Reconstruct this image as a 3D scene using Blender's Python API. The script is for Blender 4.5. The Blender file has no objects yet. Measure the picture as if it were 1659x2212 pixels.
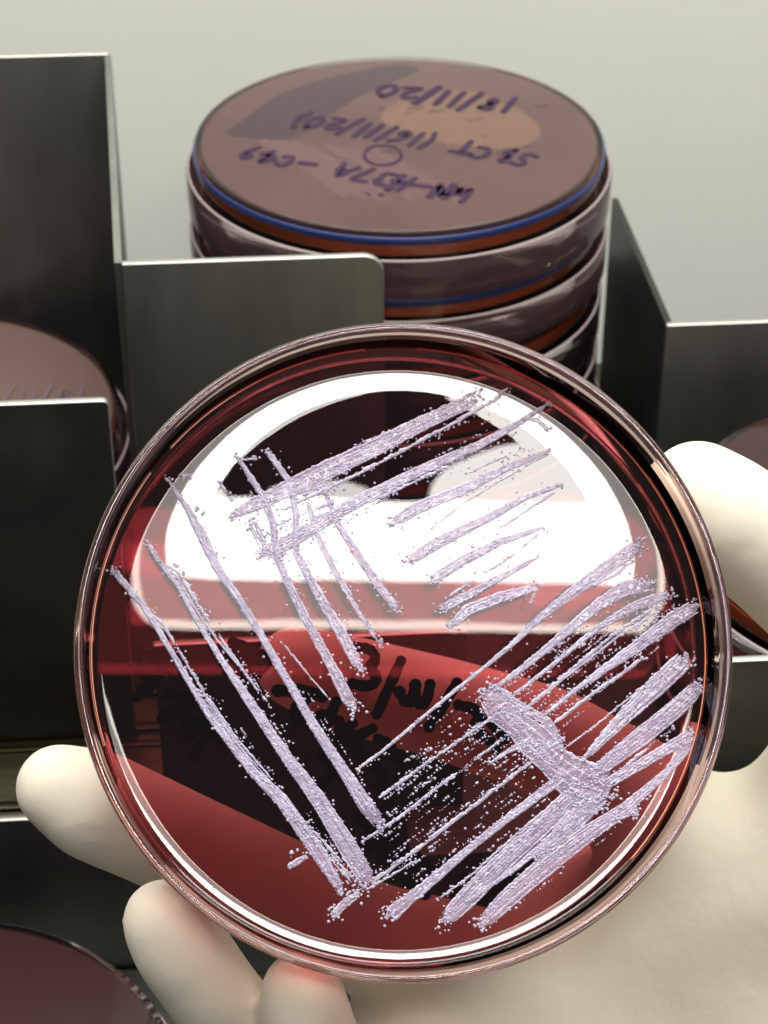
import bpy, bmesh, math, random
from mathutils import Vector, Matrix, noise

random.seed(11)
S = bpy.context.scene
COL = S.collection
MM = 0.001

# ------------------------------------------------------------------ camera
PITCH = math.radians(35.0)
CAM = Vector((0.0, 0.0, 0.335))
RT = Vector((1, 0, 0))
FW = Vector((0, math.cos(PITCH), -math.sin(PITCH)))
UP = Vector((0, math.sin(PITCH), math.cos(PITCH)))
FPX, CX, CY = 4600.0, 829.5, 1106.0          # focal length and centre, photo measured 1659 x 2212

cam_d = bpy.data.cameras.new('camera')
cam = bpy.data.objects.new('camera', cam_d)
COL.objects.link(cam)
cam_d.sensor_fit = 'VERTICAL'
cam_d.sensor_height = 36.0
cam_d.lens = 36.0 * FPX / 2212.0
cam_d.clip_start, cam_d.clip_end = 0.01, 50.0
mw = Matrix((RT, UP, -FW)).transposed().to_4x4()
mw.translation = CAM
cam.matrix_world = mw
cam_d.dof.use_dof = True
cam_d.dof.focus_distance = 0.292
cam_d.dof.aperture_fstop = 52.0
S.camera = cam


def ray(px, py):
    return (FW + RT * ((px - CX) / FPX) + UP * ((CY - py) / FPX))


def at_depth(px, py, d):                       # d in mm along the optical axis
    return CAM + ray(px, py) * (d * MM)


# ------------------------------------------------------------------ materials
def mat(name, base=(.8, .8, .8), rough=.5, metal=0.0, **kw):
    m = bpy.data.materials.new(name)
    m.use_nodes = True
    b = m.node_tree.nodes['Principled BSDF']
    b.inputs['Base Color'].default_value = (*base, 1)
    b.inputs['Roughness'].default_value = rough
    b.inputs['Metallic'].default_value = metal
    for k, v in kw.items():
        b.inputs[k.replace('_', ' ')].default_value = v
    return m


def N(m, t, **kw):
    n = m.node_tree.nodes.new(t)
    for k, v in kw.items():
        if hasattr(n, k):
            setattr(n, k, v)
        else:
            n.inputs[k].default_value = v
    return n


def L(m, a, b):
    m.node_tree.links.new(a, b)


def bump(m, scale, strength, dist, detail=3, stretch=None, coord='Object'):
    b = m.node_tree.nodes['Principled BSDF']
    tc = N(m, 'ShaderNodeTexCoord')
    nz = N(m, 'ShaderNodeTexNoise')
    nz.inputs['Scale'].default_value = scale
    nz.inputs['Detail'].default_value = detail
    if stretch:
        mp = N(m, 'ShaderNodeMapping')
        mp.inputs['Scale'].default_value = stretch
        L(m, tc.outputs[coord], mp.inputs['Vector'])
        L(m, mp.outputs['Vector'], nz.inputs['Vector'])
    else:
        L(m, tc.outputs[coord], nz.inputs['Vector'])
    bp = N(m, 'ShaderNodeBump')
    bp.inputs['Strength'].default_value = strength
    bp.inputs['Distance'].default_value = dist
    L(m, nz.outputs['Fac'], bp.inputs['Height'])
    L(m, bp.outputs['Normal'], b.inputs['Normal'])
    return nz, bp


def noise_color(m, scale, c0, c1, lo=.35, hi=.65, stretch=None, detail=4):
    b = m.node_tree.nodes['Principled BSDF']
    tc = N(m, 'ShaderNodeTexCoord')
    nz = N(m, 'ShaderNodeTexNoise')
    nz.inputs['Scale'].default_value = scale
    nz.inputs['Detail'].default_value = detail
    src = tc.outputs['Object']
    if stretch:
        mp = N(m, 'ShaderNodeMapping')
        mp.inputs['Scale'].default_value = stretch
        L(m, src, mp.inputs['Vector'])
        src = mp.outputs['Vector']
    L(m, src, nz.inputs['Vector'])
    cr = N(m, 'ShaderNodeValToRGB')
    cr.color_ramp.elements[0].position = lo
    cr.color_ramp.elements[1].position = hi
    cr.color_ramp.elements[0].color = (*c0, 1)
    cr.color_ramp.elements[1].color = (*c1, 1)
    L(m, nz.outputs['Fac'], cr.inputs['Fac'])
    L(m, cr.outputs['Color'], b.inputs['Base Color'])


def clear(name, tint, ior, rough=0.0, gloss=(1, 1, 1)):
    """thin clear sheet: straight transmission with a tint, Fresnel reflection on top"""
    m = bpy.data.materials.new(name)
    m.use_nodes = True
    nt = m.node_tree
    nt.nodes.remove(nt.nodes['Principled BSDF'])
    out = nt.nodes['Material Output']
    tr = N(m, 'ShaderNodeBsdfTransparent')
    tr.inputs['Color'].default_value = (*tint, 1)
    gl = N(m, 'ShaderNodeBsdfGlossy')
    gl.inputs['Color'].default_value = (*gloss, 1)
    gl.inputs['Roughness'].default_value = rough
    fr = N(m, 'ShaderNodeFresnel')
    fr.inputs['IOR'].default_value = ior
    mx = N(m, 'ShaderNodeMixShader')
    L(m, fr.outputs['Fac'], mx.inputs['Fac'])
    L(m, tr.outputs['BSDF'], mx.inputs[1])
    L(m, gl.outputs['BSDF'], mx.inputs[2])
    L(m, mx.outputs['Shader'], out.inputs['Surface'])
    return m, gl, fr, mx


M = {}
M['wall'] = mat('painted_wall', (.80, .81, .755), .45)
bump(M['wall'], 60, .05, .001)
M['steel'] = mat('brushed_steel', (.33, .335, .315), .46, 1.0)
bump(M['steel'], 900, .12, .0003, 3, (1, 1, .06))
noise_color(M['steel'], 90, (.165, .17, .158), (.265, .27, .245), .3, .7, (1, 1, .25), 6)
M['shaded_plate'] = mat('shade_dark_steel', (.022, .022, .019), .42, .35)  # near-black copy of the rack steel, its shade put into the colour
bump(M['shaded_plate'], 700, .12, .0003, 4, (1, 1, .15))
noise_color(M['shaded_plate'], 60, (.014, .014, .012), (.034, .034, .029), .3, .7, None, 6)
M['lit_edge'] = mat('lit_steel_edge', (.50, .50, .46), .4, .9)  # paler steel: bright reflection on the plates' top edges put into colour
M['deck'] = mat('olive_steel', (.075, .07, .04), .35, 1.0)
bump(M['deck'], 500, .15, .0004, 3, (.08, 1, 1))
M['bench'] = mat('bench_steel', (.04, .04, .038), .5, .6)
bump(M['bench'], 200, .1, .0005)

M['glove'] = mat('latex_glove', (.80, .745, .615), .6)
g = M['glove'].node_tree.nodes['Principled BSDF']
g.inputs['Subsurface Weight'].default_value = .12
g.inputs['Subsurface Radius'].default_value = (1.0, .6, .35)
g.inputs['Subsurface Scale'].default_value = .003
g.inputs['Specular IOR Level'].default_value = .35
bump(M['glove'], 210, .22, .0009, 7, (1, .8, 1))
noise_color(M['glove'], 70, (.70, .64, .515), (.745, .69, .565), .3, .7, None, 6)

M['poly'] = mat('glow_tinted_polystyrene', (.965, .745, .71), .015, 0, Transmission_Weight=1.0, IOR=1.55)  # pink tint stands in for red light piped from the agar
M['sheet'], *_ = clear('clear_sheet', (.965, .955, .95), 1.38)
M['plate'], *_ = clear('clear_base_plate', (.965, .955, .95), 1.275)
M['skin'], *_ = clear('wall_red_tint', (.74, .36, .37), 1.15)  # agar red refracted into the wall, held by an added film
M['edge_glow'] = mat('painted_edge_glow', (.80, .27, .15), .2)  # orange light piped to the agar edge, put into the colour
M['lid'], lg, lf, lm = clear('clear_lid', (.955, .915, .92), 1.32, .04)
le_ = N(M['lid'], 'ShaderNodeBsdfDiffuse')
le_.inputs['Color'].default_value = (.50, .30, .31, 1)
lx_ = N(M['lid'], 'ShaderNodeMixShader')
lx_.inputs['Fac'].default_value = .045
L(M['lid'], lm.outputs['Shader'], lx_.inputs[1])
L(M['lid'], le_.outputs['BSDF'], lx_.inputs[2])
L(M['lid'], lx_.outputs['Shader'], M['lid'].node_tree.nodes['Material Output'].inputs['Surface'])
M['lid_shaded'] = M['lid'].copy()  # darker copy of the lid, shade put into its colour
for n_ in M['lid_shaded'].node_tree.nodes:
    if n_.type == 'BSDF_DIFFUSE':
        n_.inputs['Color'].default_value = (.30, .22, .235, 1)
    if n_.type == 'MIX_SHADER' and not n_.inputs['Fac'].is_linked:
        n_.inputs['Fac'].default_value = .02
M['agar_back'], *_ = clear('red_agar_underside', (.75, .355, .385), 1.10)
M['agar'], ag, af, _ = clear('red_agar', (.75, .355, .385), 1.55, .0, (1.0, .985, .99))
M['rim_highlight'] = mat('pale_rim_highlight', (.62, .52, .52), .25, 0, Alpha=.55)  # bright highlight on the lid edge, painted as a pale colour
tc_ = N(M['agar'], 'ShaderNodeTexCoord')
nz_ = N(M['agar'], 'ShaderNodeTexNoise')
nz_.inputs['Scale'].default_value = 95
nz_.inputs['Detail'].default_value = 0.6
bp_ = N(M['agar'], 'ShaderNodeBump')
bp_.inputs['Strength'].default_value = 1.0
bp_.inputs['Distance'].default_value = .000011
L(M['agar'], tc_.outputs['Object'], nz_.inputs['Vector'])
L(M['agar'], nz_.outputs['Fac'], bp_.inputs['Height'])
L(M['agar'], bp_.outputs['Normal'], ag.inputs['Normal'])
M['ink'] = mat('black_marker', (.008, .006, .010), 1.0, 0, Specular_IOR_Level=0.0)
M['ink_violet'] = mat('violet_marker', (.050, .030, .052), .9, 0, Specular_IOR_Level=0.0)
M['ink_grey'] = mat('faded_marker', (.10, .065, .075), .6)
M['blue'] = mat('blue_rim_refraction', (.014, .026, .115), .3)  # blue light refracted at the dish edge, painted as solid colour
M['colony'] = mat('colony', (.50, .47, .58), .12)
cb = M['colony'].node_tree.nodes['Principled BSDF']
cb.inputs['Coat Weight'].default_value = .55
cb.inputs['Coat Roughness'].default_value = .05
cb.inputs['Alpha'].default_value = .72
noise_color(M['colony'], 420, (.44, .40, .535), (.64, .60, .745), .32, .68, None, 5)
bump(M['colony'], 3800, .3, .00008, 3)
M['bed'] = mat('growth_bed', (.47, .38, .46), .2, 0, Alpha=.5)
cb = M['bed'].node_tree.nodes['Principled BSDF']
cb.inputs['Coat Weight'].default_value = .5
noise_color(M['bed'], 300, (.40, .31, .45), (.53, .44, .59), .3, .7, None, 5)
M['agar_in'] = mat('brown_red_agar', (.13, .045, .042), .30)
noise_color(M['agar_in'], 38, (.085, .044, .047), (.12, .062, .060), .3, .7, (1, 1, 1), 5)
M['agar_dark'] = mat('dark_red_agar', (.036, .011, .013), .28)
M['agar_pale'] = mat('pale_mauve_agar', (.145, .095, .085), .3)
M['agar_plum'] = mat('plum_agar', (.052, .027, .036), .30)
M['agar_tan'] = mat('cleared_agar', (.165, .095, .066), .30)
M['film'] = mat('growth_film', (.125, .068, .074), .35)
M['agar_edge'] = mat('agar_edge', (.34, .062, .022), .25)


# ------------------------------------------------------------------ helpers
def link(name, me, m=None, parent=None):
    o = bpy.data.objects.new(name, me)
    COL.objects.link(o)
    if m:
        me.materials.append(m)
    if parent:
        o.parent = parent
    return o


def obj(name, bm, m, parent=None, smooth=True, angle=None):
    me = bpy.data.meshes.new(name)
    bmesh.ops.recalc_face_normals(bm, faces=bm.faces)
    bm.to_mesh(me)
    bm.free()
    if smooth:
        me.polygons.foreach_set('use_smooth', [True] * len(me.polygons))
        if angle:
            me.set_sharp_from_angle(angle=math.radians(angle))
    return link(name, me, m, parent)


def tag(o, label, cat, group=None):
    o['label'] = label
    o['category'] = cat
    if group:
        o['group'] = group
    return o


def empty(name, mw):
    o = bpy.data.objects.new(name, None)
    o.empty_display_size = .01
    COL.objects.link(o)
    o.matrix_world = mw
    return o


def lathe(prof, seg=160, closed=True, bm=None):
    """prof in mm (r, z); r == 0 makes a pole"""
    bm = bm or bmesh.new()
    rings = []
    for r, z in prof:
        if r < 1e-6:
            rings.append([bm.verts.new((0, 0, z * MM))])
        else:
            rings.append([bm.verts.new((r * MM * math.cos(2 * math.pi * k / seg), r * MM * math.sin(2 * math.pi * k / seg), z * MM)) for k in range(seg)])
    n = len(rings)
    for i in range(n if closed else n - 1):
        a, b = rings[i], rings[(i + 1) % n]
        if len(a) == 1 and len(b) == 1:
            continue
        for k in range(seg):
            k2 = (k + 1) % seg
            if len(a) == 1:
                bm.faces.new((a[0], b[k], b[k2]))
            elif len(b) == 1:
                bm.faces.new((a[k], b[0], a[k2]))
            else:
                bm.faces.new((a[k], b[k], b[k2], a[k2]))
    return bm


def arc_bar(bm, r0, r1, z0, z1, a0, a1, n=60):
    """a curved bar, part of a ring (mm, degrees)"""
    pr = []
    for i in range(n + 1):
        a = math.radians(a0 + (a1 - a0) * i / n)
        c, s = math.cos(a), math.sin(a)
        pr.append([bm.verts.new((r * MM * c, r * MM * s, z * MM)) for r, z in ((r0, z0), (r1, z0), (r1, z1), (r0, z1))])
    for i in range(n):
        for k in range(4):
            bm.faces.new((pr[i][k], pr[i][(k + 1) % 4], pr[i + 1][(k + 1) % 4], pr[i + 1][k]))
    bm.faces.new(pr[0][::-1])
    bm.faces.new(pr[-1])


def torus(R, r, z, seg=160, sec=10, bm=None):
    return lathe([(R + r * math.cos(2 * math.pi * i / sec), z + r * math.sin(2 * math.pi * i / sec)) for i in range(sec)], seg, True, bm)


def stroke(bm, pts, w, z, h=.00006, taper=.75):
    """a flat pen line with round ends along 2-D points (metres), width w, at height z, thickness h"""
    P = []
    for i in range(len(pts) - 1):
        a, b = Vector(pts[i]), Vector(pts[i + 1])
        m = max(1, int((b - a).length / (w * .5)))
        for k in range(m):
            P.append(a.lerp(b, k / m))
    P.append(Vector(pts[-1]))
    if len(P) < 2:
        P.append(P[0] + Vector((w * .2, 0)))
    # soften the corners
    for _ in range(2):
        P = [P[0]] + [(P[i - 1] + P[i] * 2 + P[i + 1]) / 4 for i in range(1, len(P) - 1)] + [P[-1]]
    lft, rgt = [], []
    n = len(P)
    for i, p in enumerate(P):
        t = (P[min(i + 1, n - 1)] - P[max(i - 1, 0)])
        if t.length < 1e-9:
            t = Vector((1, 0))
        t.normalize()
        q = Vector((-t.y, t.x))
        e = min(i, n - 1 - i)
        k = w * .5 * (taper if e == 0 else 1.0) * (1 + .18 * noise.noise(Vector((p.x * 900, p.y * 900, w * 1e4))))
        off = t * (w * .22 * (-1 if i == 0 else 1 if i == n - 1 else 0))
        lft.append(p + q * k + off)
        rgt.append(p - q * k + off)
    top = [(bm.verts.new((a.x, a.y, z)), bm.verts.new((b.x, b.y, z))) for a, b in zip(lft, rgt)]
    bot = [(bm.verts.new((a.x, a.y, z - h)), bm.verts.new((b.x, b.y, z - h))) for a, b in zip(lft, rgt)]
    for i in range(n - 1):
        bm.faces.new((top[i][0], top[i][1], top[i + 1][1], top[i + 1][0]))
        bm.faces.new((bot[i][0], bot[i + 1][0], bot[i + 1][1], bot[i][1]))
        bm.faces.new((top[i][0], top[i + 1][0], bot[i + 1][0], bot[i][0]))
        bm.faces.new((top[i][1], bot[i][1], bot[i + 1][1], top[i + 1][1]))
    bm.faces.new((top[0][0], bot[0][0], bot[0][1], top[0][1]))
    for e in (0, -1):
        cc = (lft[e] + rgt[e]) / 2
        dsk = [bm.verts.new((cc.x + w * .5 * math.cos(k * .5236), cc.y + w * .5 * math.sin(k * .5236), z + .000004)) for k in range(12)]
        dsb = [bm.verts.new((v.co.x, v.co.y, z - h - .000004)) for v in dsk]
        bm.faces.new(dsk)
        bm.faces.new(dsb[::-1])
        for k in range(12):
            bm.faces.new((dsk[k], dsb[k], dsb[(k + 1) % 12], dsk[(k + 1) % 12]))
    bm.faces.new((top[-1][0], top[-1][1], bot[-1][1], bot[-1][0]))


# hand-drawn pen letters, unit box 0..1 wide, 0..1 high
PEN = {
    '0': [[(.5, 1), (.15, .8), (.1, .4), (.3, .05), (.7, .05), (.9, .4), (.8, .85), (.5, 1)]],
    '1': [[(.55, 1), (.45, 0)]],
    '2': [[(.1, .75), (.35, 1), (.75, .9), (.75, .6), (.1, .05), (.9, .08)]],
    '3': [[(.15, .9), (.6, 1), (.8, .75), (.4, .52), (.85, .3), (.55, 0), (.1, .1)]],
    '4': [[(.6, 0), (.65, 1), (.1, .35), (.9, .38)]],
    '5': [[(.8, 1), (.3, .95), (.2, .55), (.75, .5), (.75, .1), (.15, .05)]],
    '6': [[(.75, 1), (.25, .6), (.15, .2), (.5, 0), (.85, .25), (.5, .48), (.18, .25)]],
    '7': [[(.1, .95), (.9, .95), (.4, 0)]],
    '8': [[(.8, .85), (.45, 1), (.2, .78), (.75, .3), (.5, 0), (.15, .2), (.8, .75), (.8, .85)]],
    '9': [[(.8, .7), (.4, .5), (.2, .8), (.55, 1), (.8, .75), (.7, .3), (.5, 0)]],
    '/': [[(.85, 1.15), (.2, -.2)]],
    '(': [[(.7, 1.1), (.35, .7), (.35, .3), (.7, -.1)]],
    ')': [[(.3, 1.1), (.65, .7), (.65, .3), (.3, -.1)]],
    '-': [[(.15, .45), (.8, .5)]],
    ' ': [],
    'A': [[(.05, 0), (.5, 1), (.9, 0)], [(.25, .4), (.8, .4)]],
    'B': [[(.2, 0), (.2, 1), (.7, .85), (.25, .52), (.8, .3), (.2, 0)]],
    'C': [[(.85, .85), (.45, 1), (.15, .5), (.45, .02), (.85, .15)]],
    'H': [[(.15, 1), (.15, 0)], [(.8, 1), (.8, 0)], [(.15, .5), (.8, .5)]],
    'N': [[(.15, 0), (.15, 1), (.8, 0), (.8, 1)]],
    'M': [[(.05, 0), (.2, 1), (.5, .3), (.8, 1), (.95, 0)]],
    'S': [[(.8, .88), (.4, 1), (.2, .75), (.75, .35), (.5, 0), (.1, .1)]],
    'T': [[(.05, .95), (.95, 1)], [(.5, .97), (.5, 0)]],
    'W': [[(.0, 1), (.25, 0), (.5, .7), (.75, 0), (1, 1)]],
}


def write(bm, text, x, y, cw, ch, w, z, ang=0.0, wob=.05, seed=0):
    """x, y, sizes in mm"""
    rnd = random.Random(seed)
    ca, sa = math.cos(math.radians(ang)), math.sin(math.radians(ang))
    u = 0.0
    for c in text:
        k = .62 if c in '1/()' else 1.0
        dy = rnd.uniform(-.08, .08) * ch
        sl = rnd.uniform(.05, .22)
        for ln in PEN[c]:
            pts = []
            for (a, b) in ln:
                a += rnd.uniform(-wob, wob) + b * sl
                b += rnd.uniform(-wob, wob)
                lx, ly = u + a * cw * k, b * ch + dy
                pts.append(((x + lx * ca - ly * sa) * MM, (y + lx * sa + ly * ca) * MM))
            stroke(bm, pts, w * MM * rnd.uniform(.85, 1.2), z * MM)
        u += cw * k * 1.22


# ------------------------------------------------------------------ the held dish
NRM = (RT * .080 + UP * .135 - FW).normalized()
RIMC = at_depth(880.0, 1396.0, 288.0)           # centre of the rim circle
H_DISH = 15.2
EX = (RT - NRM * RT.dot(NRM)).normalized()
EY = NRM.cross(EX)
DISH = Matrix((EX, EY, NRM)).transposed().to_4x4()
DISH.translation = RIMC - NRM * (H_DISH * MM)
DISH_INV = DISH.inverted()
Z_AGAR = 5.4
TILT = .0155                    # the agar set slightly wedge-shaped


def on_dish(px, py, z=Z_AGAR):
    """photo point -> point (metres) on the dish's own plane z (mm)"""
    d = ray(px, py)
    nn, p0 = NRM, DISH @ Vector((0, 0, z * MM))
    if z == Z_AGAR:
        nn = (NRM - EY * TILT).normalized()
    t = (p0 - CAM).dot(nn) / d.dot(nn)
    q = DISH_INV @ (CAM + d * t)
    return Vector((q.x, q.y))


dish = empty('petri_dish', DISH)
tag(dish, 'large dark red streaked culture dish held up open in the cream gloved hand', 'petri dish')

# clear wall with rolled rim and a foot, refracting plastic
wall = lathe([(42.35, .0), (43.3, .0), (43.55, .12), (43.75, .35), (43.84, .7), (43.88, 1.2), (43.9, 1.6), (44.1, 6), (44.3, 11.9), (44.34, 12.4), (44.45, 12.75),
              (44.66, 12.95), (44.78, 13.25), (44.80, 13.6), (44.84, 14.4), (44.78, 14.8), (44.6, 15.08), (44.3, 15.2), (44.0, 15.2), (43.72, 15.08), (43.55, 14.8), (43.5, 14.4),
              (43.36, 12.9), (43.3, 11), (43.15, 8), (42.97, 5), (42.85, 2.4), (42.8, 1.9), (42.7, 1.45), (42.35, 1.25)], 220)
obj('wall', wall, M['poly'], dish, angle=60)
obj('base_plate', lathe([(0, .05), (42.3, .05), (42.3, 1.2), (0, 1.2)], 160), M['plate'], dish, angle=40)
# agar: gently dished towards the edge, then a meniscus climbing the wall
R1, NS = 42.9, 220


KN = [(34.3, 0.0), (39.6, .072), (40.5, .118), (41.7, .158), (42.9, .55)]     # radius, slope


def rise(r, a):
    d = .45 * math.sin(a) + .25 * math.cos(2 * a)
    h = 0.0
    for (ra, sa), (rb, sb) in zip(KN, KN[1:]):
        ra, rb = ra - d, (rb - d if rb < R1 else R1)
        if r <= ra:
            break
        x = min(r, rb) - ra
        h += sa * x + .5 * (sb - sa) / (rb - ra) * x * x
    return h


bm = bmesh.new()
rings = []
radii = [R1 - .02 - (R1 - 33.5) * i / 70 for i in range(71)] + [28.0, 16.0, .01]
for i in range(3 + len(radii)):
    row = []
    for k in range(NS):
        a = 2 * math.pi * k / NS
        if i < 3:
            r, z = ((.01, 1.26), (42.5, 1.26), (42.65, 1.5))[i]
        else:
            r = radii[i - 3]
            z = Z_AGAR + rise(r, a) + TILT * r * math.sin(a)
        row.append(bm.verts.new((r * MM * math.cos(a), r * MM * math.sin(a), z * MM)))
    rings.append(row)
for i in range(len(rings) - 1):
    for k in range(NS):
        bm.faces.new((rings[i][k], rings[i][(k + 1) % NS], rings[i + 1][(k + 1) % NS], rings[i + 1][k]))
bm.faces.new(rings[0][::-1])
bm.faces.new(rings[-1])
agar = obj('agar', bm, M['agar'], dish, angle=28)
agar.data.materials.append(M['agar_back'])
for p in agar.data.polygons:
    if p.normal.z < -.5:
        p.material_index = 1
# edge glow painted as a broken orange line; refracted red added as a film
rg = bmesh.new()
for a0, a1 in ((-42, 87), (97, 139), (145, 198)):
    arc_bar(rg, 42.80, 42.90, 6.5, 6.9, a0, a1, 90)
obj('edge_glow_line', rg, M['edge_glow'], dish, smooth=False)
skin = lathe([(42.93, 6.25), (42.97, 6.25), (43.22, 10.9), (43.18, 10.9)], 200)
obj('wall_tint', skin, M['skin'], dish, angle=40)

# ---- growth: every streak is heaped from threads and small colonies
domes_total = [0]


def ZS(x, y):
    return (Z_AGAR + rise(math.hypot(x, y) / MM, math.atan2(y, x))) * MM + TILT * y


def dome(bm, x, y, r, h, seg=6):
    ZA = ZS(x, y)
    ph = random.random() * 6.28
    v0 = bm.verts.new((x, y, ZA + h))
    rings = []
    for rr, hh in ((.68, .72), (1.0, -.15)):
        rings.append([bm.verts.new((x + r * rr * math.cos(ph + 2 * math.pi * k / seg) * random.uniform(.85, 1.15), y + r * rr * math.sin(ph + 2 * math.pi * k / seg) * random.uniform(.85, 1.15), ZA + h * hh)) for k in range(seg)])
    for k in range(seg):
        k2 = (k + 1) % seg
        bm.faces.new((v0, rings[0][k], rings[0][k2]))
        bm.faces.new((rings[0][k], rings[1][k], rings[1][k2], rings[0][k2]))
    domes_total[0] += 1


def thread(bm, P, w, h, seed):
    """a raised line of growth along points (metres)"""
    n = len(P)
    prev = None
    for i, p in enumerate(P):
        t = (P[min(i + 1, n - 1)] - P[max(i - 1, 0)]).normalized()
        q = Vector((-t.y, t.x))
        s = noise.noise(Vector((p.x * 700, p.y * 700, seed * 3.1)))
        s2 = noise.noise(Vector((p.x * 2300, p.y * 2300, seed * 1.7)))
        k = w * .5 * max(.25, 1 + .5 * s + .45 * s2) * min(1, .35 + min(i, n - 1 - i) * .25)
        hh = h * max(.3, 1 + .4 * s + .6 * s2)
        c = p + q * (w * .35 * s2)
        row = []
        zc0 = ZS(c.x, c.y)
        for u, v in ((-1, -.15), (-.72, .62), (0, 1), (.72, .62), (1, -.15)):
            row.append(bm.verts.new((c.x + q.x * k * u, c.y + q.y * k * u, zc0 + hh * v)))
        if prev:
            for j in range(4):
                bm.faces.new((prev[j], row[j], row[j + 1], prev[j + 1]))
        prev = row


def resample(px_pts, step=.00022):
    pts = [on_dish(*p[:2]) for p in px_pts]
    ws = [p[2] for p in px_pts]
    out, wid = [], []
    for i in range(len(pts) - 1):
        d = (pts[i + 1] - pts[i]).length
        m = max(1, int(d / step))
        for k in range(m):
            out.append(pts[i].lerp(pts[i + 1], k / m))
            wid.append((ws[i] + (ws[i + 1] - ws[i]) * k / m))
    out.append(pts[-1])
    wid.append(ws[-1])
    return out, wid


PXM = 0.288 / 4600.0 * 1.02       # metres per photo pixel on the agar


def streak(px_pts, dense=1.0, lines=None, side=0, spill=.6, blob=1.0, h=1.0, crust=0):
    """px_pts: (x, y, width px). dense: how full the middle is; side: which edge the loose colonies lie on (-1, 0, 1)"""
    bm = bmesh.new()
    P, W = resample(px_pts)
    # slight waver of the hand
    sd = random.random() * 50
    n = len(P)
    tang = [(P[min(i + 2, n - 1)] - P[max(i - 2, 0)]).normalized() for i in range(n)]
    Q = [Vector((-t.y, t.x)) for t in tang]
    wav = [noise.noise(Vector((i * .012, sd, 0))) * .00035 for i in range(n)]
    P = [P[i] + Q[i] * wav[i] for i in range(n)]
    wmax = max(W)
    k = lines or max(1, int(round(wmax / 6.5)))
    if dense >= .8 and wmax > 12:                      # confluent bed under the threads
        prev = None
        for i in range(n):
            e = min(1, .3 + min(i, n - 1 - i) * .12)
            row = []
            for u in (-1, -.8, -.4, 0, .4, .8, 1):
                jit = noise.noise(Vector((P[i].x * 1800, P[i].y * 1800, sd + (1 if u > 0 else 0)))) * .00016 if abs(u) == 1 else 0
                p = P[i] + Q[i] * (u * W[i] * PXM * .5 * e + jit)
                hz = noise.noise(Vector((p.x * 1500, p.y * 1500, 2.0))) * .00009 + noise.noise(Vector((p.x * 4200, p.y * 4200, 6.0))) * .00007
                z = ZS(p.x, p.y) + (.00008 * h + hz if abs(u) < 1 else -.00004)
                row.append(bm.verts.new((p.x, p.y, z)))
            if prev:
                for j in range(6):
                    bm.faces.new((prev[j], row[j], row[j + 1], prev[j + 1])).material_index = 1
            prev = row
    for j in range(k):
        u = 0 if k == 1 else -1 + 2 * j / (k - 1)
        u += random.uniform(-.12, .12)
        # every thread may break off and resume
        seg, start = [], 0
        a = random.uniform(0, .08) * n
        b = n - random.uniform(0, .08) * n
        i = int(a)
        run = []
        while i < b:
            gap = noise.noise(Vector((i * .03, sd + j * 7.7, 1.0)))
            if gap > .62 - .55 * (1 - dense) or (dense < .5 and gap > .05):
                if len(run) > 5:
                    seg.append(run)
                run = []
                i += 2
                continue
            w = W[i] * PXM
            run.append(P[i] + Q[i] * (u * max(0, w * .5 - .00018)))
            i += 1
        if len(run) > 5:
            seg.append(run)
        for rn in seg:
            tw = max(.00018, min(.00042, wmax * PXM / k * .80)) * random.uniform(.7, 1.3)
            thread(bm, rn, tw, .00010 * h * random.uniform(.7, 1.3), sd + j)
    # small colonies in and along the streak
    for i in range(n):
        w = W[i] * PXM
        for _ in range(crust or (2 if W[i] < 14 else 4 if W[i] < 30 else 6)):
            if random.random() < .55 * dense + .15:
                u = random.uniform(-1, 1)
                p = P[i] + Q[i] * (u * w * .5)
                r = random.uniform(.00006, .00012) if random.random() < .75 else random.uniform(.00012, .00021)
                dome(bm, p.x, p.y, r, r * random.uniform(.6, 1.1) * h + .00008)
        if random.random() < spill * .30:
            s = side if side and random.random() < .85 else random.choice((-1, 1))
            off = w * .5 + abs(random.gauss(0, .00042))
            p = P[i] + Q[i] * (s * off)
            r = random.uniform(.00010, .00024)
            dome(bm, p.x, p.y, r, r * 1.0)
    # blobby ends where the loop turned
    for e, idx in ((0, 0), (1, n - 1)):
        for _ in range(int(10 * blob * (W[idx] / 20))):
            p = P[idx] + Vector((random.gauss(0, 1), random.gauss(0, 1))) * (W[idx] * PXM * .33)
            r = random.uniform(.00014, .0003)
            dome(bm, p.x, p.y, r, r * 1.2)
    so = obj('streak', bm, M['colony'], agar)
    so.data.materials.append(M['bed'])


# first streaks, upper left to upper right
streak([(497, 1118, 16), (545, 1092, 30), (660, 1040, 44), (790, 978, 40), (920, 910, 34), (1030, 862, 22)], .95, side=-1)
streak([(768, 966, 9), (900, 905, 9), (1037, 843, 8)], .9, lines=1, blob=.5)
streak([(600, 1105, 8), (768, 1030, 7), (900, 957, 8), (1066, 866, 9), (1104, 832, 6)], .8, lines=1, side=-1, spill=1.0, blob=.2)
streak([(560, 1196, 24), (619, 1172, 32), (768, 1083, 26), (900, 1022, 24), (1030, 965, 20), (1130, 908, 14), (1186, 872, 8)], .95, side=-1, spill=.9)
streak([(560, 1198, 8), (700, 1128, 7), (860, 1056, 7), (1000, 990, 6)], .55, lines=1, side=-1, spill=1.2, blob=.2)
streak([(545, 1130, 22), (580, 1190, 26), (610, 1200, 20)], .7)
streak([(1128, 905, 8), (1160, 908, 10), (1182, 928, 10)], .7)
streak([(848, 1130, 26), (900, 1098, 28), (1000, 1058, 24), (1100, 1008, 16), (1185, 972, 9)], .8, side=-1, spill=.9)
streak([(1179, 983, 5), (1080, 1040, 5), (1000, 1088, 5), (932, 1143, 4)], .6, lines=1, blob=.2, spill=.2)
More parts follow.
